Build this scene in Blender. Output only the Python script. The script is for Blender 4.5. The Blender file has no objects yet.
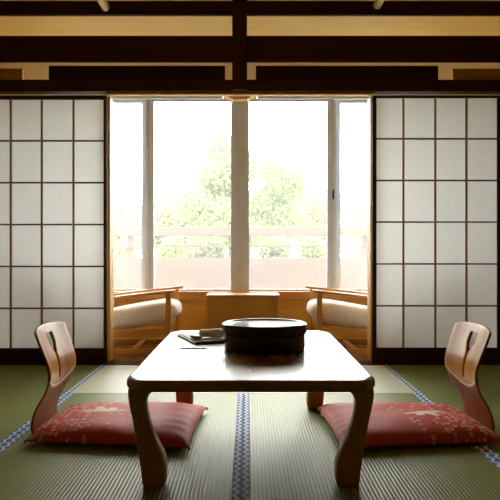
import bpy, bmesh, math, random
from mathutils import Vector, Matrix, noise
random.seed(7)
sc = bpy.context.scene
COL = sc.collection
R = math.radians
EYE, FOC, VX, VY = 0.74, 650.0, 248.0, 252.0


def at(px, py, d):
    """world X and Z of a pixel of the photograph at depth d"""
    return (px - VX) * d / FOC, EYE - (py - VY) * d / FOC


# ------------------------------------------------------------------ objects
def link(name, mesh, mat=None, parent=None):
    o = bpy.data.objects.new(name, mesh)
    COL.objects.link(o)
    if mat is not None and mesh is not None:
        for m in (mat if isinstance(mat, (list, tuple)) else [mat]):
            mesh.materials.append(m)
    if parent is not None:
        o.parent = parent
    return o


def tag(o, label=None, cat=None, group=None, kind=None):
    if label: o['label'] = label
    if cat: o['category'] = cat
    if group: o['group'] = group
    if kind: o['kind'] = kind
    return o


def thing(name, label, cat, loc=(0, 0, 0), rz=0.0, group=None):
    o = link(name, None)
    o.location = loc
    o.rotation_euler = (0, 0, rz)
    o.empty_display_size = 0.1
    return tag(o, label, cat, group)


class MB:
    def __init__(s):
        s.bm = bmesh.new()

    def box(s, x0, x1, y0, y1, z0, z1, bev=0.0, seg=2, mtx=None):
        t = bmesh.new()
        bmesh.ops.create_cube(t, size=1.0)
        for v in t.verts:
            v.co = Vector((x0 + (v.co.x + .5) * (x1 - x0), y0 + (v.co.y + .5) * (y1 - y0), z0 + (v.co.z + .5) * (z1 - z0)))
        if bev > 0:
            bmesh.ops.bevel(t, geom=list(t.edges), offset=bev, segments=seg, profile=.5, affect='EDGES')
        if mtx is not None:
            t.transform(mtx)
        s.add(t)
        return s

    def add(s, t):
        me = bpy.data.meshes.new('tmp')
        t.to_mesh(me)
        t.free()
        s.bm.from_mesh(me)
        bpy.data.meshes.remove(me)

    def grid(s, f, nu, nv, cu=False, cv=False, skip=None):
        vs = [[s.bm.verts.new(f(i, j)) for j in range(nv)] for i in range(nu)]
        for i in range(nu - (0 if cu else 1)):
            for j in range(nv - (0 if cv else 1)):
                if skip and skip(i, j): continue
                a, b = (i + 1) % nu, (j + 1) % nv
                s.bm.faces.new((vs[i][j], vs[a][j], vs[a][b], vs[i][b]))
        return vs

    def lathe(s, prof, n=48):
        vs = []
        for r, z in prof:
            if r < 1e-6:
                vs.append([s.bm.verts.new((0, 0, z))])
            else:
                vs.append([s.bm.verts.new((r * math.cos(2 * math.pi * k / n), r * math.sin(2 * math.pi * k / n), z)) for k in range(n)])
        for a, b in zip(vs, vs[1:]):
            for k in range(n):
                k2 = (k + 1) % n
                if len(a) == 1 and len(b) == 1: continue
                if len(a) == 1: s.bm.faces.new((a[0], b[k2], b[k]))
                elif len(b) == 1: s.bm.faces.new((a[k], a[k2], b[0]))
                else: s.bm.faces.new((a[k], a[k2], b[k2], b[k]))
        return s

    def tube(s, pts, rad, n=8, cap=True):
        rings = []
        for i, p in enumerate(pts):
            p = Vector(p)
            d = (Vector(pts[min(i + 1, len(pts) - 1)]) - Vector(pts[max(i - 1, 0)])).normalized()
            up = Vector((0, 0, 1)) if abs(d.z) < .9 else Vector((0, 1, 0))
            a = d.cross(up).normalized(); b = d.cross(a).normalized()
            r = rad[i] if isinstance(rad, (list, tuple)) else rad
            rings.append([s.bm.verts.new(p + a * r * math.cos(2 * math.pi * k / n) + b * r * math.sin(2 * math.pi * k / n)) for k in range(n)])
        for u, v in zip(rings, rings[1:]):
            for k in range(n):
                s.bm.faces.new((u[k], u[(k + 1) % n], v[(k + 1) % n], v[k]))
        if cap:
            s.bm.faces.new(rings[0][::-1]); s.bm.faces.new(rings[-1])
        return s

    def build(s, name, mat, parent=None, smooth=False, angle=None):
        bmesh.ops.recalc_face_normals(s.bm, faces=s.bm.faces)
        me = bpy.data.meshes.new(name)
        s.bm.to_mesh(me)
        s.bm.free()
        if smooth:
            for p in me.polygons: p.use_smooth = True
            if angle: me.set_sharp_from_angle(angle=R(angle))
        return link(name, me, mat, parent)


def struct(name, mb, mat, label=None, parent=None, smooth=False):
    o = mb.build(name, mat, parent, smooth)
    if parent is None:
        tag(o, label, None, None, 'structure')
    return o


# ---------------------------------------------------------------- materials
class NT:
    """tiny node helper"""
    def __init__(s, name):
        s.m = bpy.data.materials.new(name)
        s.m.use_nodes = True
        s.n = s.m.node_tree.nodes; s.l = s.m.node_tree.links
        s.n.clear()
        s.out = s.n.new('ShaderNodeOutputMaterial')
        s.tc = s.n.new('ShaderNodeTexCoord')

    def node(s, t, ins=None, **props):
        x = s.n.new(t)
        for k, v in props.items(): setattr(x, k, v)
        for k, v in (ins or {}).items():
            if isinstance(v, bpy.types.NodeSocket): s.l.new(v, x.inputs[k])
            else: x.inputs[k].default_value = v
        return x

    def math(s, op, a, b=0.0, c=None):
        x = s.n.new('ShaderNodeMath'); x.operation = op
        for i, v in enumerate((a, b) if c is None else (a, b, c)):
            if isinstance(v, bpy.types.NodeSocket): s.l.new(v, x.inputs[i])
            else: x.inputs[i].default_value = v
        return x.outputs[0]

    def mix(s, f, a, b):
        x = s.n.new('ShaderNodeMix'); x.data_type = 'RGBA'
        for k, v in ((0, f), (6, a), (7, b)):
            if isinstance(v, bpy.types.NodeSocket): s.l.new(v, x.inputs[k])
            elif k and len(v) == 3: x.inputs[k].default_value = (*v, 1)
            else: x.inputs[k].default_value = v
        return x.outputs[2]

    def ramp(s, f, stops):
        x = s.n.new('ShaderNodeValToRGB')
        s.l.new(f, x.inputs[0])
        e = x.color_ramp.elements
        while len(e) < len(stops): e.new(.5)
        for q, (p, c) in zip(e, stops):
            q.position = p; q.color = (*c, 1) if len(c) == 3 else c
        return x.outputs[0]

    def mapped(s, scale, loc=(0, 0, 0), rot=(0, 0, 0)):
        return s.node('ShaderNodeMapping', {'Vector': s.tc.outputs['Object'], 'Scale': scale, 'Location': loc, 'Rotation': rot}).outputs[0]

    def noise(s, vec, scale=1.0, detail=4, rough=.55, dist=0.0):
        return s.node('ShaderNodeTexNoise', {'Vector': vec, 'Scale': scale, 'Detail': detail, 'Roughness': rough, 'Distortion': dist}).outputs[0]

    def bump(s, h, strength=.3, dist=.002):
        return s.node('ShaderNodeBump', {'Height': h, 'Strength': strength, 'Distance': dist}).outputs[0]

    def principled(s, color, rough=.5, normal=None, **kw):
        ins = {'Base Color': color if isinstance(color, bpy.types.NodeSocket) else (*color, 1), 'Roughness': rough}
        if normal is not None: ins['Normal'] = normal
        ins.update(kw)
        b = s.node('ShaderNodeBsdfPrincipled', ins)
        s.l.new(b.outputs[0], s.out.inputs[0])
        return s.m

    def finish(s, sh):
        s.l.new(sh, s.out.inputs[0])
        return s.m


def wood(name, c0, c1, axis='x', rough=.4, scale=1.0, coat=0.0, bump=.15, spec=.5, board=None):
    t = NT(name)
    sc_ = {'x': (1.2, 22, 22), 'y': (22, 1.2, 22), 'z': (22, 22, 1.2)}[axis]
    v = t.mapped(tuple(k * scale for k in sc_))
    n1 = t.noise(v, 1.0, 5, .6, .6)
    n2 = t.noise(t.mapped((3, 3, 3)), 1.0, 3)
    f = t.math('ADD', t.math('MULTIPLY', n1, .75), t.math('MULTIPLY', n2, .25))
    col = t.ramp(f, [(.32, c0), (.68, c1)])
    h = n1
    if board:   # seams between boards: (axis letter, pitch)
        sep = t.node('ShaderNodeSeparateXYZ', {'Vector': t.tc.outputs['Object']})
        q = t.math('FRACT', t.math('DIVIDE', sep.outputs[board[0].upper()], board[1]))
        g = t.math('LESS_THAN', t.math('ABSOLUTE', t.math('SUBTRACT', q, .5)), .015)
        col = t.mix(g, col, tuple(k * .3 for k in c0))
    return t.principled(col, rough, t.bump(h, bump, .002), **{'Coat Weight': coat, 'Coat Roughness': .08, 'Specular IOR Level': spec})


def plain(name, c, rough=.5, metal=0.0, nscale=0, amt=.1, bump=0.0, **kw):
    t = NT(name)
    if nscale:
        n = t.noise(t.mapped((nscale,) * 3), 1.0, 4)
        col = t.ramp(n, [(.3, tuple(k * (1 - amt) for k in c)), (.7, tuple(min(1, k * (1 + amt)) for k in c))])
        return t.principled(col, rough, t.bump(n, bump, .002) if bump else None, Metallic=metal, **kw)
    return t.principled(c, rough, None, Metallic=metal, **kw)


M = {}
M['dark'] = wood('dark stained beam wood', (.052, .016, .005), (.090, .030, .009), 'x', .6, spec=.08)
M['dark_z'] = wood('dark stained post wood', (.052, .016, .005), (.090, .030, .009), 'z', .6, spec=.08)
M['lattice_dark'] = wood('shoji cross bar wood', (.08, .035, .015), (.15, .07, .03), 'x', .5)
M['lattice'] = wood('shoji lattice wood', (.34, .15, .04), (.48, .24, .075), 'z', .5)  # uprights lighter than the cross bars: the light on them is painted in
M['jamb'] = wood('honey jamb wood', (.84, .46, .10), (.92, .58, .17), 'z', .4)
M['plaster'] = plain('ochre plaster', (.36, .25, .11), .9, nscale=30, amt=.08, bump=.15)
M['cream_plaster'] = plain('cream plaster', (.78, .66, .42), .9, nscale=30, amt=.05, bump=.1)
M['ceilwood'] = wood('ceiling board wood', (.78, .54, .15), (.84, .62, .20), 'x', .6)
M['amber'] = wood('amber panel wood', (.60, .31, .04), (.74, .42, .075), 'x', .5)
M['sill'] = wood('orange brown sill wood', (.52, .21, .035), (.64, .30, .06), 'x', .35)
M['honey'] = wood('honey chair wood', (.54, .23, .028), (.70, .36, .075), 'x', .32, coat=.3)
M['honey_z'] = wood('honey chair post wood', (.54, .23, .028), (.70, .36, .075), 'z', .32, coat=.3)
M['boards'] = wood('veranda floor boards', (.34, .17, .07), (.50, .28, .13), 'x', .25, board=('y', .11))
M['table'] = wood('dark lacquered table wood', (.23, .105, .022), (.35, .18, .045), 'y', .27, coat=0.0, bump=.03, spec=.5)
M['table_z'] = wood('lacquered table leg wood', (.34, .15, .025), (.50, .25, .06), 'z', .4, coat=0, bump=.05, spec=.15)
M['chairwood'] = wood('bent plywood', (.17, .036, .004), (.30, .080, .009), 'z', .36, coat=0, bump=.03, scale=.7, spec=.06)
M['chair_face'] = wood('golden plywood veneer', (.30, .105, .004), (.52, .25, .014), 'z', .30, coat=0, bump=.03, scale=.7, spec=.10)
M['chair_edge'] = plain('plywood edge highlight', (.62, .45, .24), .35, nscale=60)  # highlight on the veneer's lower edge, put into a pale colour
M['bamboo'] = wood('pale bamboo pole', (.66, .46, .16), (.80, .60, .26), 'y', .4)
M['alu'] = plain('grey aluminium sash', (.66, .73, .80), .5, .0, nscale=12, amt=.05)
M['alu_light'] = plain('bright aluminium bead', (.72, .70, .66), .3, .4)
M['black_metal'] = plain('dark latch metal', (.05, .05, .05), .4, .6)
M['lacquer'] = plain('black lacquer', (.008, .003, .004), .16, 0)
M['fabric'] = plain('cream upholstery', (.84, .76, .66), .9, nscale=45, amt=.12, bump=.3, **{'Sheen Weight': .3})
M['paper_white'] = plain('white paper', (.80, .78, .72), .7)
M['towel'] = plain('white towelling', (.93, .91, .87), .95, nscale=300, amt=.06, bump=.5)
M['ink'] = plain('black cover card', (.018, .020, .020), .35)
M['greenish'] = plain('grey green card', (.30, .34, .29), .5)
M['brownleather'] = plain('red brown case', (.16, .05, .03), .4)
M['tassel'] = plain('dark red cord', (.20, .02, .02), .7)
M['fence'] = wood('weathered pinkish fence wood', (.040, .025, .020), (.050, .034, .028), 'x', .8, board=('z', .15))
M['bark'] = plain('grey brown bark', (.30, .22, .15), .9, nscale=25, amt=.3, bump=.6)
M['lawn'] = plain('pale garden ground', (.16, .16, .11), .95, nscale=2, amt=.2)
M['underfloor'] = plain('board underfloor', (.20, .15, .09), .9)


def paper():
    t = NT('shoji paper')
    n = t.noise(t.mapped((60, 60, 90)), 1.0, 5, .7)
    col = t.ramp(n, [(.3, (.86, .88, .88)), (.7, (.92, .94, .94))])
    d = t.node('ShaderNodeBsdfDiffuse', {'Color': col})
    tr = t.node('ShaderNodeBsdfTranslucent', {'Color': col})
    mx = t.node('ShaderNodeMixShader', {0: .5, 1: d.outputs[0], 2: tr.outputs[0]})
    return t.finish(mx.outputs[0])


def glass():
    t = NT('window glass')
    fr = t.node('ShaderNodeFresnel', {'IOR': 1.45})
    tp = t.node('ShaderNodeBsdfTransparent', {'Color': (.985, .99, .985, 1)})
    gl = t.node('ShaderNodeBsdfGlossy', {'Color': (1, 1, 1, 1), 'Roughness': .0})
    veil = t.node('ShaderNodeBsdfTranslucent', {'Color': (.95, .95, .92, 1)})  # veiling glare of the bright garden, added as a thin translucent layer
    tp = t.node('ShaderNodeMixShader', {0: .042, 1: tp.outputs[0], 2: veil.outputs[0]})
    mx = t.node('ShaderNodeMixShader', {0: fr.outputs[0], 1: tp.outputs[0], 2: gl.outputs[0]})
    return t.finish(mx.outputs[0])


def tatami(name, axis, c0, c1, rough=.38, spec=.28):
    """rush matting with ridges that run along the given axis"""
    t = NT(name)
    sep = t.node('ShaderNodeSeparateXYZ', {'Vector': t.tc.outputs['Object']})
    across = sep.outputs['X' if axis == 'y' else 'Y']
    along = sep.outputs['Y' if axis == 'y' else 'X']
    ph = t.math('MULTIPLY', across, 2 * math.pi / .0128)
    ridge = t.math('MULTIPLY', t.math('ADD', t.math('SINE', ph), 1.0), .5)
    ridge = t.math('POWER', ridge, .4)
    v = t.mapped((260, 6, 1) if axis == 'y' else (6, 260, 1))
    fine = t.noise(t.mapped((60, 420, 1) if axis == 'y' else (420, 60, 1)), 1.0, 2)
    big = t.noise(t.mapped((2.2, 2.2, 1)), 1.0, 3)
    streak = t.noise(v, 1.0, 2)
    f = t.math('ADD', t.math('MULTIPLY', fine, .45), t.math('ADD', t.math('MULTIPLY', big, .3), t.math('MULTIPLY', streak, .25)))
    col = t.ramp(f, [(.3, c0), (.7, c1)])
    col = t.mix(t.math('MULTIPLY', t.math('SUBTRACT', 1.0, ridge), .75), col, tuple(k * .30 for k in c0))
    h = t.math('ADD', ridge, t.math('MULTIPLY', fine, .25))
    return t.principled(col, rough, t.bump(h, .42, .003), **{'Specular IOR Level': spec})


def heri():
    """indigo tatami border with a white woven zigzag, u across (local x), v along (local y)"""
    t = NT('tatami border cloth')
    sep = t.node('ShaderNodeSeparateXYZ', {'Vector': t.tc.outputs['Object']})
    x, y = sep.outputs['X'], sep.outputs['Y']
    u = t.math('DIVIDE', x, .030)
    tri = t.math('ABSOLUTE', t.math('SUBTRACT', t.math('FRACT', t.math('DIVIDE', y, .054)), .5))      # 0..0.5
    zig = t.math('ABSOLUTE', t.math('SUBTRACT', t.math('ADD', u, .25), tri))
    line = t.math('LESS_THAN', zig, .19)
    n = t.noise(t.mapped((500, 500, 1)), 1.0, 2)
    line = t.math('MULTIPLY', line, t.math('GREATER_THAN', n, .36))
    edge = t.math('GREATER_THAN', t.math('ABSOLUTE', u), .43)
    base = t.mix(n, (.06, .14, .40), (.14, .28, .58))
    col = t.mix(line, base, (.84, .90, .92))
    col = t.mix(edge, col, (.20, .30, .46))
    return t.principled(col, .7, t.bump(n, .3, .001), **{'Specular IOR Level': .1})


def cushion_mat():
    """red silk with a scatter of cream blossoms and one cream bird towards the back of the seat"""
    t = NT('red figured silk')
    sep = t.node('ShaderNodeSeparateXYZ', {'Vector': t.tc.outputs['Object']})
    x, y = sep.outputs['X'], sep.outputs['Y']
    n = t.noise(t.mapped((9, 9, 9)), 1.0, 3)
    base = t.mix(n, (.56, .062, .046), (.68, .095, .072))
    vo = t.node('ShaderNodeTexVoronoi', {'Vector': t.mapped((44, 44, 0)), 'Scale': 1.0, 'Randomness': .9}, voronoi_dimensions='2D')
    d = vo.outputs['Distance']
    pet = t.noise(t.mapped((120, 120, 1)), 1.0, 3)
    ring = t.math('LESS_THAN', t.math('ABSOLUTE', t.math('SUBTRACT', d, t.math('MULTIPLY_ADD', pet, .25, .14))), .085)
    core = t.math('LESS_THAN', d, .07)
    fl = t.math('MAXIMUM', ring, core)
    cellr = t.node('ShaderNodeSeparateColor', {'Color': vo.outputs['Color']}).outputs[0]
    # density: most at the back edge (x small), none past the middle
    reg = t.math('ADD', t.math('MULTIPLY', t.math('ADD', x, .312), -2.9), 1.0)
    reg = t.math('ADD', reg, t.math('MULTIPLY', t.math('SUBTRACT', t.noise(t.mapped((5, 5, 1)), 1.0, 2), .5), 1.0))
    fl = t.math('MULTIPLY', fl, t.math('LESS_THAN', cellr, reg))

    def ell(cx, cy, a, b, ang):
        ca, sa = math.cos(ang), math.sin(ang)
        dx, dy = t.math('SUBTRACT', x, cx), t.math('SUBTRACT', y, cy)
        p = t.math('DIVIDE', t.math('ADD', t.math('MULTIPLY', dx, ca), t.math('MULTIPLY', dy, sa)), a)
        q = t.math('DIVIDE', t.math('SUBTRACT', t.math('MULTIPLY', dy, ca), t.math('MULTIPLY', dx, sa)), b)
        r = t.math('ADD', t.math('MULTIPLY', p, p), t.math('MULTIPLY', q, q))
        return t.math('LESS_THAN', t.math('ADD', r, t.math('MULTIPLY', pet, 1.5)), 1.75)
    bird = None
    for e in ((-.085, .02, .055, .024, .15), (-.105, .045, .020, .038, .45), (-.060, .045, .018, .034, -.5), (-.020, .028, .030, .010, .3), (-.145, .012, .026, .012, -.1)):
        m = ell(*e)
        bird = m if bird is None else t.math('MAXIMUM', bird, m)
    mask = t.math('MAXIMUM', t.math('MULTIPLY', fl, .75), t.math('MULTIPLY', bird, .9))
    nor = t.node('ShaderNodeNewGeometry')
    col = t.mix(mask, base, (.92, .84, .64))
    w = t.noise(t.mapped((400, 400, 400)), 1.0, 1)
    return t.principled(col, .6, t.bump(w, .12, .001), **{'Specular IOR Level': .14})


def leaf(name, c0, c1):
    t = NT(name)
    n = t.noise(t.mapped((1.6, 1.6, 1.6)), 1.0, 4)
    col = t.ramp(n, [(.35, c0), (.65, c1)])
    d = t.node('ShaderNodeBsdfDiffuse', {'Color': col})
    tr = t.node('ShaderNodeBsdfTranslucent', {'Color': col})
    return t.finish(t.node('ShaderNodeMixShader', {0: .4, 1: d.outputs[0], 2: tr.outputs[0]}).outputs[0])


M['paper'] = paper(); M['glass'] = glass(); M['heri'] = heri(); M['silk'] = cushion_mat()
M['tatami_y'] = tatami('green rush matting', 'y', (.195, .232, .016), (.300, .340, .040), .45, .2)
M['tatami_x'] = tatami('rush matting with painted sheen', 'x', (.80, .83, .60), (.90, .92, .72), .42, .5)  # sheen of the window on the crosswise mat is put into its colour
M['leaf_a'] = leaf('fresh green leaves', (.14, .21, .08), (.20, .27, .11))
M['leaf_b'] = leaf('yellow green leaves', (.25, .28, .13), (.32, .34, .18))
M['leaf_c'] = leaf('deep green leaves', (.09, .125, .06), (.14, .17, .09))
M['shade'] = plain('amber lamp paper', (.70, .50, .22), .8)

# ------------------------------------------------------------ the room shell
SH = 4.30                       # front face of the shoji
XL, XR = -1.865, 1.79           # room side walls
YB = -1.30                      # wall behind the camera
ENG0, ENG1 = 4.38, 5.55         # veranda corridor
struct('floor', MB().box(XL, XR, YB, 4.25, -.10, -.046), M['underfloor'], 'bare boards under the tatami mats')
struct('floor_corridor', MB().box(-2.3, 2.3, ENG0, 5.70, -.10, 0.0), M['boards'], 'glossy wooden board floor of the window corridor')
struct('ceiling', MB().box(XL - .1, XR + .1, YB - .1, 4.34, 2.40, 2.46), M['ceilwood'], 'wooden board ceiling of the tatami room')
struct('ceiling_corridor', MB().box(-2.4, 2.4, 4.34, 5.78, 2.36, 2.42), M['ceilwood'], 'wooden board ceiling over the window corridor')
struct('wall_left', MB().box(XL - .08, XL, YB, 4.27, -.10, 2.40), M['plaster'])
struct('wall_right', MB().box(XR, XR + .08, YB, 4.27, -.10, 2.40), M['plaster'])
struct('wall_back', MB().box(XL - .08, XR + .08, YB - .08, YB, -.10, 2.40), M['plaster'])
struct('wall_corridor_left', MB().box(-2.38, -2.30, 4.36, 5.78, -.10, 2.36), M['cream_plaster'])
struct('wall_corridor_right', MB().box(2.30, 2.38, 4.36, 5.78, -.10, 2.36), M['cream_plaster'])
# front wall pieces: fill between the room width and the corridor width
w = MB()
w.box(-2.38, XL - .001, 4.27, 4.36, -.10, 2.40); w.box(XR + .001, 2.38, 4.27, 4.36, -.10, 2.40)
struct('wall_front', w, M['plaster'])
Wz = lambda py: at(0, py, SH)[1]
# lintel, transom, beams (all dark stained)
struct('trim_1', MB().box(XL, XR, 4.262, 4.36, Wz(92.6), Wz(81), .004), M['dark'], 'dark grooved lintel over the sliding screens')
tp = MB()
for a, b in ((48, 225), (256, 439)):
    tp.box(at(a, 0, SH)[0], at(b, 0, SH)[0], 4.315, 4.34, Wz(81), Wz(65), .002)
struct('trim_2', tp, M['dark'], 'dark transom boards above the lintel')
struct('trim_3', MB().box(XL, XR, 4.27, 4.300, Wz(63), Wz(37), .006), M['dark'], 'thick dark beam above the transom')
struct('trim_4', MB().box(XL, XR, 4.25, 4.285, Wz(17.5), Wz(3.5), .006), M['dark'], 'upper dark beam under the ceiling')
struct('wall_front_upper', MB().box(XL, XR, 4.315, 4.335, Wz(3.5), 2.40), M['plaster'], 'plaster strip above the upper beam')
struct('trim_5', MB().box(at(232.5, 0, SH)[0], at(247, 0, SH)[0], 4.235, 4.33, Wz(92), 2.40, .004), M['dark_z'], 'short dark hanging post over the middle of the lintel')
for i, (px, py) in enumerate(((106, 11), (377, 9))):
    x, z = at(px, py, 4.25)
    mb = MB().tube([(x, YB + .01, z + .02), (x, 1.0, z + .02), (x, 4.24, z + .02)], .027, 14)
    struct('trim_%d' % (6 + i), mb, M['bamboo'], 'pale bamboo batten running along the ceiling', smooth=True)
struct('trim_8', MB().box(XL, XR, 4.255, 4.378, -.09, .006, .003), M['dark'], 'dark wooden threshold under the sliding screens')
for i, (x0, x1) in enumerate(((at(105, 0, SH)[0], at(111.2, 0, 4.38)[0]), (at(369.3, 0, 4.38)[0], at(375, 0, SH)[0]))):
    struct('trim_%d' % (9 + i), MB().box(x0, x1, 4.342, 4.46, .007, Wz(94.6) - .001, .006), M['jamb'], 'honey coloured jamb edge lit by the window')
struct('trim_14', MB().box(at(105, 0, SH)[0], at(375, 0, SH)[0], 4.30, 4.345, Wz(94.6), Wz(92.6) - .001, .002), M['jamb'], 'honey coloured strip along the underside of the lintel')
# blind ends of the transom gap: short brown boards at far left and far right
eb = MB().box(XL, at(20, 0, SH)[0], 4.345, 4.37, Wz(81), Wz(66.5)).box(at(455, 0, SH)[0], XR, 4.345, 4.37, Wz(81), Wz(66.5))
struct('trim_11', eb, M['amber'], 'brown boards behind the ends of the transom')

# ------------------------------------------------------------ tatami mats
def mat_piece(x0, x1, y0, y1, along, key, label):
    t = thing('tatami_mat', label, 'mat', ((x0 + x1) / 2, (y0 + y1) / 2, -.045), 0, 'tatami mats on the floor')
    hx, hy = (x1 - x0) / 2 - .0006, (y1 - y0) / 2 - .0006
    MB().box(-hx, hx, -hy, hy, 0, .045, .002).build('rush_surface', M[key], t)
    if along == 'y':
        for s in (-1, 1):
            o = MB().box(-.014, .014, -hy, hy, 0, .0465, .0006, 1).build('cloth_border', M['heri'], t)
            o.location = (s * (hx - .0142), 0, .0)
    elif along == 'x':
        for s in (-1, 1):
            o = MB().box(-.004, .004, -hx, hx, 0, .0455, .0006, 1).build('cloth_border', M['greenish'], t)
            o.rotation_euler = (0, 0, R(90)); o.location = (0, s * (hy - .0042), 0)
    return t


A, B, Cx = -.935, -.022, .885
mat_piece(A, Cx, 3.40, 4.254, 'x', 'tatami_x', 'tatami mat with painted window sheen lying crosswise in front of the open screens')
mat_piece(A, B, 1.57, 3.40, 'y', 'tatami_y', 'green tatami mat under the left half of the low table')
mat_piece(B, Cx, 1.57, 3.40, 'y', 'tatami_y', 'green tatami mat under the right half of the low table')
mat_piece(XL, A, 2.42, 4.254, 'y', 'tatami_y', 'green tatami mat along the left paper screen')
mat_piece(Cx, XR, 2.42, 4.254, 'y', 'tatami_y', 'green tatami mat along the right paper screen')
mat_piece(XL, A, .59, 2.42, 'y', 'tatami_y', 'green tatami mat at the lower left edge of the photo')
mat_piece(Cx, XR, .59, 2.42, 'y', 'tatami_y', 'green tatami mat at the lower right edge of the photo')
mat_piece(A, B, -.26, 1.57, 'y', 'tatami_y', 'green tatami mat nearest the camera, left of the middle border')
mat_piece(B, Cx, -.26, 1.57, 'y', 'tatami_y', 'green tatami mat nearest the camera, right of the middle border')

# ------------------------------------------------------------ shoji screens
def shoji(px0, px1, cols, top, bot, rails, label):
    """px0..px1 outer edges, cols = pixel x of the cell borders, rails = pixel y of the cross bars"""
    d = SH
    x0, x1 = at(px0, 0, d)[0], at(px1, 0, d)[0]
    cx = (x0 + x1) / 2
    z0, z1 = .008, Wz(95.2)
    t = thing('shoji_screen', label, 'sliding screen', (cx, d + .015, 0), 0, 'paper sliding screens')
    zt, zb = Wz(top), Wz(bot)
    ci, co = at(cols[0], 0, d)[0] - cx, at(cols[-1], 0, d)[0] - cx
    X0, X1 = x0 - cx, x1 - cx
    MB().box(X0, ci, -.015, .015, z0, z1, .002).build('stile', M['dark_z'], t)
    MB().box(co, X1, -.015, .015, z0, z1, .002).build('stile', M['dark_z'], t)
    MB().box(ci, co, -.015, .015, zt, z1, .002).build('top_rail', M['dark'], t)
    MB().box(ci, co, -.015, .015, z0, zb, .002).build('bottom_rail', M['dark'], t)
    lat = MB()
    for c in cols[1:-1]:
        x = at(c, 0, d)[0] - cx
        lat.box(x - .0055, x + .0055, -.011, .004, zb, zt)
    lat.build('lattice_bars', M['lattice'], t)
    lat = MB()
    for r in rails:
        z = Wz(r)
        lat.box(ci, co, -.009, .0045, z - .005, z + .005)
    lat.build('lattice_rungs', M['lattice_dark'], t)
    MB().box(ci - .002, co + .002, .0055, .0065, zb - .002, zt + .002).build('paper', M['paper'], t)
    return t


shoji(-27, 106.2, (-21, 10.2, 41.2, 73, 103.5), 99, 348.5, (140.5, 182.5, 224.5, 266.5, 308.5), 'white paper lattice screen slid open behind the left legless chair')
shoji(372.5, 509.5, (376.5, 403.8, 435.8, 467, 498), 97.5, 348, (138.5, 180.3, 222, 264, 306), 'white paper lattice screen slid open behind the right legless chair')

# ------------------------------------------------------------ window wall
WD = 5.60
wx0, wx1, wz0, wz1 = -1.70, 1.60, .335, 2.10
w = MB()
w.box(-2.30, wx0, 5.56, 5.70, -.1, 2.36); w.box(wx1, 2.30, 5.56, 5.70, -.1, 2.36); w.box(wx0, wx1, 5.56, 5.70, wz1, 2.36)
struct('wall_window', w, M['cream_plaster'], 'cream wall around the big window')
struct('wall_window_lower', MB().box(wx0, wx1, 5.56, 5.70, -.1, wz0), M['amber'], 'amber wood panel under the window')
struct('trim_12', MB().box(wx0 - .02, wx1 + .02, 5.505, 5.575, .335, .405, .004), M['sill'], 'orange brown window sill board')
struct('trim_13', MB().box(wx0 - .03, wx1 + .03, 5.53, 5.559, 2.045, 2.10, .003), M['alu'], 'grey head rail over the window')


def sash(n, gx0, gx1, s0, s1, y, handle=None):
    """glass opening gx0..gx1 inside stiles that reach s0..s1"""
    zb, zt, g0, g1 = .39, 2.095, .42, 2.035
    o = MB().box(s0, gx0, y - .016, y + .016, zb, zt, .003).box(gx1, s1, y - .016, y + .016, zb, zt, .003)
    o.box(gx0, gx1, y - .016, y + .016, zb, g0, .003).box(gx0, gx1, y - .016, y + .016, g1, zt, .003)
    f = o.build('window_%d' % n, M['alu'])
    tag(f, 'sliding aluminium sash of the wide window', None, None, 'structure')
    MB().box(gx0 - .004, gx1 + .004, y - .003, y + .003, g0 - .004, g1 + .004).build('glass_pane', M['glass'], f)
    b = MB()
    for x in (s0, s1):
        xc = x + (.022 if x == s0 else -.022)
        b.box(xc - .006, xc + .006, y - .024, y - .017, zb + .01, zt - .01, .002)
    b.build('window_bead', M['alu_light'], f)
    if handle:
        hx, hz = handle
        MB().box(hx - .008, hx + .008, y - .036, y - .0165, hz - .035, hz + .035, .005).box(hx - .006, hx + .006, y - .05, y - .035, hz - .02, hz + .045, .004).build('window_latch', M['black_metal'], f, True, 40)
    return f


X = lambda px: at(px, 0, WD)[0]
sash(1, X(68), X(141), X(59), X(148), 5.655)
sash(2, X(154), X(231), X(145.5), X(240.1), 5.60)
sash(3, X(249), X(327), X(240.1), X(335.5), 5.60, (X(333), at(0, 195, 5.58)[1]))
sash(4, X(341), X(413), X(333), X(422), 5.655)

# ------------------------------------------------------------ corridor lamp
lx, lz = at(240, 101, 4.85)
lamp = thing('ceiling_lamp', 'small wooden lamp hanging under the corridor ceiling above the middle window post', 'lamp', (lx, 4.85, lz))
fr = MB()
hw, hb, ht = .125, .055, .050
for k in range(4):
    a, b = math.pi / 4 + k * math.pi / 2, math.pi / 4 + (k + 1) * math.pi / 2
    c = lambda r, an, z: (r * 1.414 * math.cos(an), r * 1.414 * math.sin(an), z)
    fr.tube([c(hb, a, .006), c(hw, a, ht)], .006, 6); fr.tube([c(hb, a, .006), c(hb, b, .006)], .006, 6); fr.tube([c(hw, a, ht), c(hw, b, ht)], .007, 6)
fr.build('frame', M['honey'], lamp)
sd = MB()
vb = [sd.bm.verts.new((sx * hb, sy * hb, .006)) for sx, sy in ((1, 1), (-1, 1), (-1, -1), (1, -1))]
vt = [sd.bm.verts.new((sx * hw, sy * hw, ht)) for sx, sy in ((1, 1), (-1, 1), (-1, -1), (1, -1))]
for k in range(4): sd.bm.faces.new((vb[k], vb[(k + 1) % 4], vt[(k + 1) % 4], vt[k]))
sd.bm.faces.new(vb)
sd.build('lamp_shade', M['shade'], lamp)
MB().tube([(0, 0, .02), (0, 0, 2.36 - lz)], .006, 8).build('cord', M['black_metal'], lamp)
MB().lathe([(0, 2.36 - lz), (.045, 2.36 - lz), (.045, 2.345 - lz), (.01, 2.33 - lz), (0, 2.33 - lz)], 20).build('ceiling_rose', M['honey'], lamp)

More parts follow.
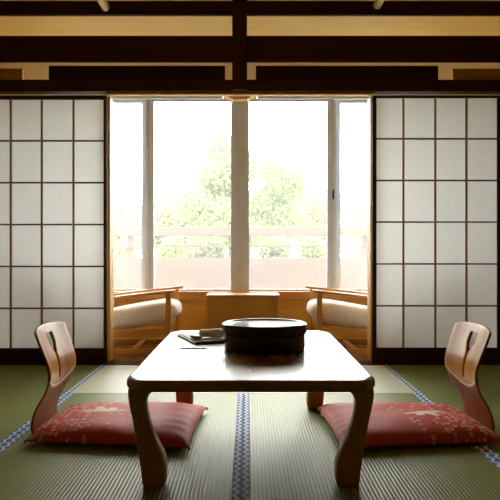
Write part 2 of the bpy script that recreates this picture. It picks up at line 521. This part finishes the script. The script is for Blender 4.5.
# ------------------------------------------------------------ low table
TZ, TW, TY0, TY1 = .353, .772, 1.940, 3.200
tb = thing('low_table', 'low dark lacquered wooden table with curved legs in the middle of the mats', 'table', (.009, (TY0 + TY1) / 2, .0022))
hx, hy = TW / 2, (TY1 - TY0) / 2
top = MB()
nC = 8
def rrect(ax, ay, z):
    # cut corners, each end of the cut slightly rounded
    cx, cy, p = .040, .075, []
    q = [(ax, ay - cy - .02), (ax - .001, ay - cy), (ax - .006, ay - cy + .016), (ax - cx + .010, ay - .014), (ax - cx, ay - .003), (ax - cx - .012, ay)]
    for sx, sy, rev in ((1, 1, 0), (-1, 1, 1), (-1, -1, 0), (1, -1, 1)):
        p += [(sx * x, sy * y, z) for x, y in (q[::-1] if rev else q)]
    return p
rings = [rrect(hx - i, hy - i, z) for i, z in ((.010, TZ - .036), (.003, TZ - .033), (.0, TZ - .028), (0, TZ - .013), (.0025, TZ - .006), (.007, TZ - .0015), (.013, TZ))]
vs = [[top.bm.verts.new(p) for p in r] for r in rings]
for a, b in zip(vs, vs[1:]):
    for k in range(len(a)): top.bm.faces.new((a[k], a[(k + 1) % len(a)], b[(k + 1) % len(a)], b[k]))
top.bm.faces.new(vs[0][::-1]); top.bm.faces.new(vs[-1])
tto = top.build('tabletop', M['table'], tb, True, 50)
for p in tto.data.polygons:
    if abs(p.normal.z) > .99: p.use_smooth = False
# leg sections: height, outer inset from the table edge, inner inset
SEC = [(.0, .046, .112), (.012, .043, .117), (.045, .040, .119), (.075, .037, .117), (.11, .033, .107), (.156, .027, .088), (.19, .022, .077), (.218, .018, .070),
       (.25, .012, .064), (.275, .008, .063), (.292, .006, .067), (.303, .005, .078), (.311, .005, .094), (.3172, .006, .118)]
def leg_mesh(sx, sy):
    mb = MB()
    def ring(i, j):
        z, o, n = SEC[i]
        c = (o + n) / 2; h = (n - o) / 2
        a = 2 * math.pi * (j + .5) / 24
        ca, sa = math.cos(a), math.sin(a)
        e = .38
        u = math.copysign(abs(ca) ** e, ca) * h; v = math.copysign(abs(sa) ** e, sa) * h
        return Vector((sx * (hx - c - u), sy * (hy - .050 - c - v), z))
    g = mb.grid(ring, len(SEC), 24, False, True)
    mb.bm.faces.new(g[0]); mb.bm.faces.new(g[-1])
    return mb
for sx in (-1, 1):
    for sy in (-1, 1):
        leg_mesh(sx, sy).build('leg', M['table_z'], tb, True, 60)

# ------------------------------------------------------------ lacquer box
TZ += .0022
bx = thing('lacquer_box', 'round black lacquer box with raised rim standing on the low table', 'box', (at(264.5, 0, 2.572)[0], 2.572, TZ + .0005))
MB().lathe([(0, 0), (.150, 0), (.158, .003), (.160, .008), (.1605, .064), (.157, .066), (0, .066)], 64).build('body', M['lacquer'], bx, True, 40)
MB().lathe([(0, .066), (.161, .066), (.1665, .069), (.1680, .076), (.1685, .096), (.1665, .103), (.162, .106), (.156, .1055), (.151, .103), (.147, .0995), (.140, .0985), (.138, .0985), (0, .0985)], 64).build('lid', M['lacquer'], bx, True, 40)

# ------------------------------------------------------------ papers and towel beside the box
def tabled(px, py, z=TZ):
    d = (EYE - z) * FOC / (py - VY)
    return ((px - VX) * d / FOC, d)
fo = thing('document_folder', 'black folder with white pages on top beside the lacquer box', 'folder', (-.175, 2.877, TZ + .0006), R(20.7))
MB().box(-.105, .105, -.150, .150, 0, .008, .0015).build('back_cover', M['ink'], fo)
MB().box(-.099, .104, -.147, .146, .0082, .0125, .001).build('pages', M['paper_white'], fo)
tw = thing('hand_towel', 'rolled white hand towel lying on the black folder', 'towel', (-.160, 2.825, TZ + .0006 + .0125 + .0196), R(8))
def towel_roll(i, j):
    a = 2 * math.pi * j / 20; L = -.05 + .12 * i / 13
    e = 1 - (abs(2 * i / 13 - 1) ** 8) * .25
    r = .021 * e * (1 + .09 * math.sin(a * 2 + i * .6))
    return Vector((L, r * 1.5 * math.cos(a), r * .85 * math.sin(a)))
mb = MB(); g = mb.grid(towel_roll, 14, 20, False, True); mb.bm.faces.new(g[0]); mb.bm.faces.new(g[-1])
mb.build('towel_roll', M['towel'], tw, True, 70)
mb = MB()
mb.tube([(-.0505, .0, .0)] + [(-.0515, .003 * k * math.cos(k * .9) * .55, .003 * k * math.sin(k * .9) * .4) for k in range(1, 9)], .0012, 6)
mb.build('fold_spiral', M['greenish'], tw)
gc = thing('glasses_case', 'small red brown case lying against the white towel', 'case', (-.222, 2.775, TZ + .0006 + .0125 + .0093), R(-62))
def pod(i, j):
    a = 2 * math.pi * j / 16; L = -.045 + .09 * i / 11
    e = max(.0, 1 - abs(2 * i / 11 - 1) ** 4) ** .5
    return Vector((L, .016 * e * math.cos(a) + .0, .009 * e * math.sin(a)))
mb = MB(); mb.grid(pod, 12, 16, False, True)
bmesh.ops.remove_doubles(mb.bm, verts=mb.bm.verts, dist=1e-5)
mb.build('case_body', M['brownleather'], gc, True, 70)
nx, ny = tabled(194, 348.5)
np_ = thing('note_card', 'narrow grey green card on the table edgeward of the black folder', 'card', (nx, ny, TZ + .0004), R(2))
MB().box(-.055, .05, -.012, .014, 0, .0035, .001).build('card_sheet', M['greenish'], np_)

# ------------------------------------------------------------ legless chairs
PROF = [(.42, .010), (.36, .008), (.25, .008), (.12, .007), (.055, .0065), (.020, .0066), (.004, .011), (.0, .030), (.004, .072), (.014, .105), (.028, .135), (.043, .160), (.053, .190),
        (.057, .220), (.0555, .250), (.049, .285), (.037, .320), (.024, .355), (.011, .390), (.0, .420), (-.009, .440)]
def prof(v):
    """v = position along the profile 0..len-1"""
    i = min(int(v), len(PROF) - 2); f = v - i
    return PROF[i][0] * (1 - f) + PROF[i + 1][0] * f, PROF[i][1] * (1 - f) + PROF[i + 1][1] * f
def halfw(z):
    return .163 + .029 * min(1, max(0, (z - .03) / .33)) ** 1.2
def back_pt(u, z, off=0.0):
    """u -1..1 across, z height, off = forward of the sheet"""
    k = 6
    while k < len(PROF) - 2 and PROF[k + 1][1] < z: k += 1
    f = (z - PROF[k][1]) / (PROF[k + 1][1] - PROF[k][1])
    x = PROF[k][0] * (1 - f) + PROF[k + 1][0] * f
    wrap = .022 * u * u * min(1, max(0, (z - .05) / .2))
    return Vector((x + wrap + off, u * halfw(z), z))
SL0, SL1 = .203, .396           # slot heights
def slot_half(z):
    f = (z - SL0) / (SL1 - SL0)
    if f > .76: return .036
    return 0.0065 + .0295 * max(0, (f - .52) / .24) ** 1.3 if f > .52 else .0065
def crown_drop(u):
    return .016 * abs(u) ** 3.5
def make_zaisu(label, loc, rz):
    t = thing('legless_chair', label, 'chair', loc, rz, 'legless chairs at the low table')
    # seat and lower bend
    nU = 18
    mb = MB()
    seatp = [(.42, .010), (.36, .008), (.25, .008), (.12, .007), (.05, .0065), (.030, .0065), (.016, .007), (.009, .0085), (.004, .0115)]
    def sp(i, j):
        u = -1 + 2 * i / (nU - 1)
        x, z = seatp[j]
        return Vector((x, u * (.165 + .03 * min(1, max(0, (x - .05) / .1))), z))
    mb.grid(sp, nU, len(seatp))
    o = mb.build('seat', M['chairwood'], t, True)
    md = o.modifiers.new('thick', 'SOLIDIFY'); md.thickness = .007; md.offset = 0
    # back sheet with the tapered slot
    zs = [.011 + (SL0 - .011) * k / 18 for k in range(19)] + [SL0 + (SL1 - SL0) * k / 20 for k in range(1, 21)] + [SL1 + (.430 - SL1) * k / 5 for k in range(1, 6)]
    half = 9
    def cols(z, jz):
        s = slot_half(min(max(z, SL0), SL1)) / halfw(z)
        left = [-1 + (1 - s) * k / (half - 1) for k in range(half)]
        return left + [-q for q in left[::-1]]
    def shell(off, zlow, name, mat, thick):
        m = MB()
        nz = len(zs)
        def f(i, j):
            z = zs[j]
            u = cols(z, j)[i]
            lo = zlow(u)
            if lo is not None:
                zz = zs[j]
                zz = lo + (zs[-1] - lo) * (j / (nz - 1)) if False else max(zz, lo)
                z2 = zz
            else:
                z2 = z
            if j >= nz - 6:
                z2 -= crown_drop(u) * ((j - (nz - 6)) / 5) ** 1
            return back_pt(u, z2, off)
        m.grid(f, 2 * half, nz, skip=lambda i, j: i == half - 1 and SL0 - 1e-6 <= zs[j] and zs[j + 1] <= SL1 + 1e-6)
        bmesh.ops.remove_doubles(m.bm, verts=m.bm.verts, dist=1e-6)
        bmesh.ops.dissolve_degenerate(m.bm, edges=m.bm.edges, dist=1e-6)
        o = m.build(name, mat, t, True)
        md = o.modifiers.new('thick', 'SOLIDIFY'); md.thickness = thick; md.offset = 0
        bv = o.modifiers.new('edge', 'BEVEL'); bv.width = .0015; bv.segments = 1; bv.limit_method = 'ANGLE'
        return o
    arc = lambda u: .175 + .055 * abs(u) ** 2.0
    shell(0.0, lambda u: None, 'backrest', M['chairwood'], .007)
    shell(.0055, arc, 'back_veneer', M['chair_face'], .004)
    band = MB()
    def bp(i, j):
        u = -.985 + 1.97 * i / 40
        w = (.0, .0045, .0055, .0045, .0)[j]
        dz = (-.0125, -.009, -.003, .0035, .0085)[j]
        return back_pt(u, arc(u) + dz, .003 + w)
    band.grid(bp, 41, 5)
    ob = band.build('edge_highlight', M['chair_edge'], t, True)
    ob['label'] = 'highlight painted along the curved edge of the back veneer'
    return t
make_zaisu('legless bent wood chair with slotted back at the left of the low table', (-.870, 2.78, .001), R(-1))
make_zaisu('legless bent wood chair with slotted back at the right of the low table', (.985, 2.78, .001), R(182))

# ------------------------------------------------------------ floor cushions
def make_cushion(label, loc, rz, seed):
    t = thing('floor_cushion', label, 'cushion', loc, rz, 'red floor cushions')
    a, b, N = .318, .275, 44
    mb = MB()
    def f(sgn):
        def g(i, j):
            u, v = -1 + 2 * i / N, -1 + 2 * j / N
            u = math.copysign(abs(u) ** .75, u); v = math.copysign(abs(v) ** .75, v)   # finer rows near the rim
            x = a * u * (1 - .03 * (1 - v * v)); y = b * v * (1 - .03 * (1 - u * u)) * (1 + .11 * u)
            c = (abs(u) * abs(v)) ** 4
            p = (max(0, 1 - abs(u) ** 5) * max(0, 1 - abs(v) ** 5)) ** .5
            nz = noise.noise(Vector((x * 7 + seed, y * 7, .3)))
            ed = max(abs(u), abs(v))
            wr = .0035 * math.sin((x if abs(v) > abs(u) else y) * 70 + seed + 3 * nz) * max(0, ed - .55) / .45 * (1 - ed ** 8)
            rim = .024 - .007 * c
            if sgn > 0:
                z = rim + p * (.047 + .006 * nz) + wr + .004 * p * (1 - ed)
            else:
                mid = .0165 if abs(y) < .20 else .0165 * max(0, 1 - (abs(y) - .20) / .03)
                z = rim - p ** .6 * (rim - .001) + (mid * p)
            return Vector((x, y, z))
        return g
    mb.grid(f(1), N + 1, N + 1); mb.grid(f(-1), N + 1, N + 1)
    bmesh.ops.remove_doubles(mb.bm, verts=mb.bm.verts, dist=1e-5)
    mb.build('cushion_body', M['silk'], t, True, 80)
    for sx in (-1, 1):
        for sy in (-1, 1):
            p = Vector((sx * a * .985, sy * b * .985 * (1 + .11 * sx), .019))
            d = Vector((sx, sy, 0)).normalized()
            MB().tube([p - d * .004, p + d * .003, p + d * .007 - Vector((0, 0, .004)), p + d * .010 - Vector((0, 0, .008))], [.004, .0055, .0045, .005], 8).build('tassel', M['tassel'], t, True)
    return t
make_cushion('red floor cushion with cream blossom print on the left legless chair', (-.521, 2.708, .002), R(-2.5), 1.3)
make_cushion('red floor cushion with cream blossom print on the right legless chair', (.645, 2.705, .002), R(182.5), 6.1)

# ------------------------------------------------------------ corridor armchairs
def pillow(mb, lx, ly, lz, mtx, e=.28, n=16):
    """rounded cushion block centred on the origin"""
    def f(i, j):
        th = -math.pi / 2 + math.pi * i / (n); ph = 2 * math.pi * j / (2 * n)
        sg = lambda q, k: math.copysign(abs(q) ** k, q)
        return mtx @ Vector((lx / 2 * sg(math.cos(th), .5) * sg(math.cos(ph), e), ly / 2 * sg(math.cos(th), .5) * sg(math.sin(ph), e), lz / 2 * sg(math.sin(th), .75)))
    mb.grid(f, n + 1, 2 * n, False, True)
    bmesh.ops.remove_doubles(mb.bm, verts=mb.bm.verts, dist=1e-5)
def make_armchair(label, loc, rz):
    t = thing('armchair', label, 'armchair', loc, rz, 'cream armchairs in the window corridor')
    hy = .275
    for s in (-1, 1):
        MB().box(.242, .278, s * hy - .016, s * hy + .016, .045, .445, .004).build('leg', M['honey_z'], t)
        MB().box(-.300, -.264, s * hy - .016, s * hy + .016, .045, .375, .004).build('leg', M['honey_z'], t)
        MB().box(-.36, .285, s * hy - .018, s * hy + .018, .0, .047, .006).build('runner', M['honey'], t)
        arm = MB()
        def f(i, j, s=s):
            x = -.37 + .68 * i / 16
            z = .455 + .078 * ((x + .37) / .68 - .93) + .004 * math.sin(i / 16 * math.pi)
            wd = .026 + .006 * math.sin(i / 16 * math.pi)
            q = [(-1, -1), (1, -1), (1, .4), (.7, 1), (-.7, 1), (-1, .4)][j]
            return Vector((x, s * hy + q[0] * wd, z + q[1] * .010))
        g = arm.grid(f, 17, 6, False, True); arm.bm.faces.new(g[0]); arm.bm.faces.new(g[-1])
        arm.build('armrest', M['honey'], t, True, 40)
        MB().box(-.27, .245, s * hy - .012, s * hy + .012, .15, .19, .003).build('side_rail', M['honey'], t)
    MB().box(.235, .262, -hy + .01, hy - .01, .17, .215, .003).build('front_rail', M['honey'], t)
    MB().box(-.02, .02, -hy + .01, hy - .01, .012, .04, .003).build('stretcher', M['honey'], t)
    mb = MB(); pillow(mb, .64, .50, .175, Matrix.Translation((.0, 0, .262)) @ Matrix.Rotation(R(-10), 4, 'Y'))
    mb.build('seat_cushion', M['fabric'], t, True)
    mb = MB(); pillow(mb, .13, .50, .50, Matrix.Translation((-.335, 0, .52)) @ Matrix.Rotation(R(-20), 4, 'Y'))
    mb.build('back_cushion', M['fabric'], t, True)
    mb = MB()
    for s in (-1, 1):
        mb.box(-.015, .015, s * .20 - .015, s * .20 + .015, -.30, .26, .003, mtx=Matrix.Translation((-.425, 0, .50)) @ Matrix.Rotation(R(-20), 4, 'Y'))
    mb.box(-.015, .015, -.25, .25, .24, .28, .003, mtx=Matrix.Translation((-.425, 0, .50)) @ Matrix.Rotation(R(-20), 4, 'Y'))
    mb.box(-.015, .015, -.27, .27, -.28, -.24, .003, mtx=Matrix.Translation((-.425, 0, .50)) @ Matrix.Rotation(R(-20), 4, 'Y'))
    mb.build('back_frame', M['honey_z'], t)
    return t
make_armchair('cream cushioned wooden armchair in the window corridor, left of the small wooden table', (-.831, 4.93, .0), 0)
make_armchair('cream cushioned wooden armchair in the window corridor, right of the small wooden table', (.772, 4.93, .0), R(180))

# ------------------------------------------------------------ small table in the corridor
sx0, sz = at(206, 295, 4.95); sx1 = at(280, 0, 4.95)[0]
st = thing('side_table', 'small square wooden table under the window between the two armchairs', 'table', ((sx0 + sx1) / 2, 5.10, 0))
h = (sx1 - sx0) / 2
MB().box(-h, h, -.15, .15, sz - .025, sz, .004).build('tabletop', M['honey'], st)
for ax in (-1, 1):
    for ay in (-1, 1):
        MB().box(ax * (h - .022) - .018, ax * (h - .022) + .018, ay * .125 - .018, ay * .125 + .018, 0, sz - .025, .003).build('leg', M['honey_z'], st)
for ay in (-1, 1): MB().box(-h + .04, h - .04, ay * .125 - .008, ay * .125 + .008, sz - .34, sz - .0255).build('apron', M['amber'], st)

# ------------------------------------------------------------ outside
GZ = -.45
struct('ground', MB().box(-30, 30, 5.75, 60, GZ - .1, GZ), M['lawn'], 'pale garden ground outside the window')
FD = 8.0
fz = lambda py: at(0, py, FD)[1]
fe = thing('garden_fence', 'pale pinkish wooden fence with open rails outside the window', 'fence', (0, FD, GZ))
MB().box(-4.5, 4.5, -.02, .02, .05, fz(258) - GZ, .004).build('board_panel', M['fence'], fe)
MB().box(-4.5, 4.5, -.035, .035, fz(236) - GZ, fz(227) - GZ, .006).build('top_rail', M['fence'], fe)
MB().box(-4.5, 4.5, -.015, .015, fz(247) - GZ, fz(245) - GZ, .003).build('middle_rail', M['fence'], fe)
for k in range(7):
    x = -4.35 + k * 1.45
    MB().box(x - .04, x + .04, .021, .10, 0, fz(227) - GZ - .002, .004).build('post', M['fence'], fe)


def leaves_mesh(blobs, n, size, seed):
    rnd = random.Random(seed)
    mb = MB()
    tot = sum(r[3] ** 2 for r in blobs)
    for (cx, cy, cz, r) in blobs:
        for _ in range(int(n * r * r / tot)):
            while True:
                p = Vector((rnd.uniform(-1, 1), rnd.uniform(-1, 1), rnd.uniform(-1, 1)))
                if .25 < p.length < 1: break
            p = p * r * (1 + .15 * rnd.random()); p.z *= .85
            c = Vector((cx, cy, cz)) + p
            q = Vector((rnd.gauss(0, 1), rnd.gauss(0, 1), rnd.gauss(0, .6) + .6)).normalized()
            a = q.orthogonal().normalized(); a.rotate(Matrix.Rotation(rnd.uniform(0, 6.28), 3, q)); b = q.cross(a)
            s = size * rnd.uniform(.6, 1.3)
            v = [mb.bm.verts.new(c + k) for k in (-a * s, b * s * .45 + q * s * .12, a * s, -b * s * .45 + q * s * .12)]
            mb.bm.faces.new((v[0], v[1], v[2])); mb.bm.faces.new((v[0], v[2], v[3]))
    return mb


def tree(name, label, cat, px, d, pytop, halfpx, key, n, seed, group, size=.09, trunk=True):
    """crown placed by where its top and width stand in the photo"""
    x, zt = at(px, pytop, d)
    r = halfpx * d / FOC
    t = thing(name, label, cat, (x, d, GZ), 0, group)
    zt -= GZ
    rnd = random.Random(seed)
    blobs = []
    low = .25 if not trunk else max(.5, zt * .3)
    for k in range(16):
        f = k / 15
        z = low + (zt - low - .25 * r) * f
        w = r * (.35 + .65 * math.sin(math.pi * (1 - f * .86)) ** .7) if trunk else r * (1 - .25 * f)
        ang = rnd.uniform(0, 6.28)
        o = w * rnd.uniform(.15, .62) if f < .93 else 0
        blobs.append((o * math.cos(ang), o * math.sin(ang), z, max(.18, w * rnd.uniform(.34, .52))))
    leaves_mesh(blobs, n, size, seed).build('foliage', M[key], t)
    tk = MB()
    tk.tube([(0, 0, 0), (.03 * r, 0, zt * .35), (-.03 * r, .02, zt * .6), (0, 0, zt * .88)], [.055 * r + .03, .04 * r + .025, .03 * r + .015, .008], 10)
    for bl in blobs[2:13:2]:
        tk.tube([(0, 0, max(.1, bl[2] - .35 * r)), (bl[0] * .5, bl[1] * .5, bl[2] - .12 * r), (bl[0], bl[1], bl[2])], [.022 * r + .01, .015 * r + .006, .004], 6)
    tk.build('trunk', M['bark'], t, True)
    return t
G1, G2 = 'trees beyond the garden fence', 'shrubs behind the garden fence'
tree('garden_tree', 'tall fresh green tree rising behind the middle window post', 'tree', 224, 14, 136, 52, 'leaf_a', 11000, 1, G1, .07)
tree('garden_tree', 'fresh green tree right of the middle window post', 'tree', 270, 18, 158, 42, 'leaf_a', 8000, 2, G1, .07)
tree('garden_tree', 'low yellow green tree in the left large pane', 'tree', 174, 17, 182, 46, 'leaf_b', 10000, 3, G1, .08)
tree('garden_tree', 'yellow green tree low in the right large pane', 'tree', 308, 22, 184, 46, 'leaf_b', 8000, 4, G1, .08)
tree('garden_tree', 'pale tree seen through the narrow right pane', 'tree', 362, 27, 198, 36, 'leaf_b', 5000, 5, G1, .1)
tree('garden_tree', 'pale tree seen through the narrow left pane', 'tree', 122, 22, 206, 38, 'leaf_b', 5000, 6, G1, .1)
tree('garden_shrub', 'deep green shrub behind the fence, left of the middle window post', 'shrub', 212, 9.4, 239, 24, 'leaf_c', 2400, 7, G2, .05, False)
tree('garden_shrub', 'deep green shrub behind the fence, right of the middle window post', 'shrub', 272, 9.6, 241, 26, 'leaf_c', 2400, 8, G2, .05, False)
tree('garden_shrub', 'light green shrub behind the fence in the left large pane', 'shrub', 172, 9.8, 240, 20, 'leaf_a', 1800, 9, G2, .05, False)
tree('garden_shrub', 'light green shrub behind the fence in the right large pane', 'shrub', 312, 9.8, 240, 20, 'leaf_a', 1800, 10, G2, .05, False)

# ------------------------------------------------------------ light
wd = bpy.data.worlds.new('sky')
sc.world = wd
wd.use_nodes = True
bg = wd.node_tree.nodes['Background']
bg.inputs[0].default_value = (1.0, .99, .95, 1)
bg.inputs[1].default_value = 5.0
sun = bpy.data.lights.new('sun', 'SUN'); sun.energy = 2.0; sun.angle = R(2); sun.color = (1, .95, .86)
so = bpy.data.objects.new('sun', sun); COL.objects.link(so)
so.rotation_euler = (R(42), 0, R(-25))
po = bpy.data.lights.new('window_portal', 'AREA'); po.shape = 'RECTANGLE'; po.size = 3.3; po.size_y = 1.76
po.cycles.is_portal = True
pp = bpy.data.objects.new('window_portal', po); COL.objects.link(pp)
pp.location = (-.05, 5.72, 1.22); pp.rotation_euler = (R(-90), 0, 0)

# ------------------------------------------------------------ camera
cam = bpy.data.cameras.new('camera'); co = bpy.data.objects.new('camera', cam); COL.objects.link(co)
cam.sensor_width = 36; cam.lens = 36 * FOC / 500
cam.shift_x = (250 - VX) / 500; cam.shift_y = (VY - 250) / 500
cam.clip_start = .05; cam.clip_end = 200
co.location = (0, 0, EYE); co.rotation_euler = (R(90), 0, 0)
sc.camera = co
sc.view_settings.view_transform = 'Standard'; sc.view_settings.look = 'None'
sc.view_settings.gamma = 1.0; sc.view_settings.use_curve_mapping = False
sc.view_settings.exposure = 1.85
try:
    sc.cycles.use_denoising = True
    sc.cycles.denoiser = 'OPENIMAGEDENOISE'
    sc.cycles.max_bounces = 14; sc.cycles.diffuse_bounces = 8; sc.cycles.transparent_max_bounces = 16
    sc.cycles.sample_clamp_indirect = 10
except Exception:
    pass
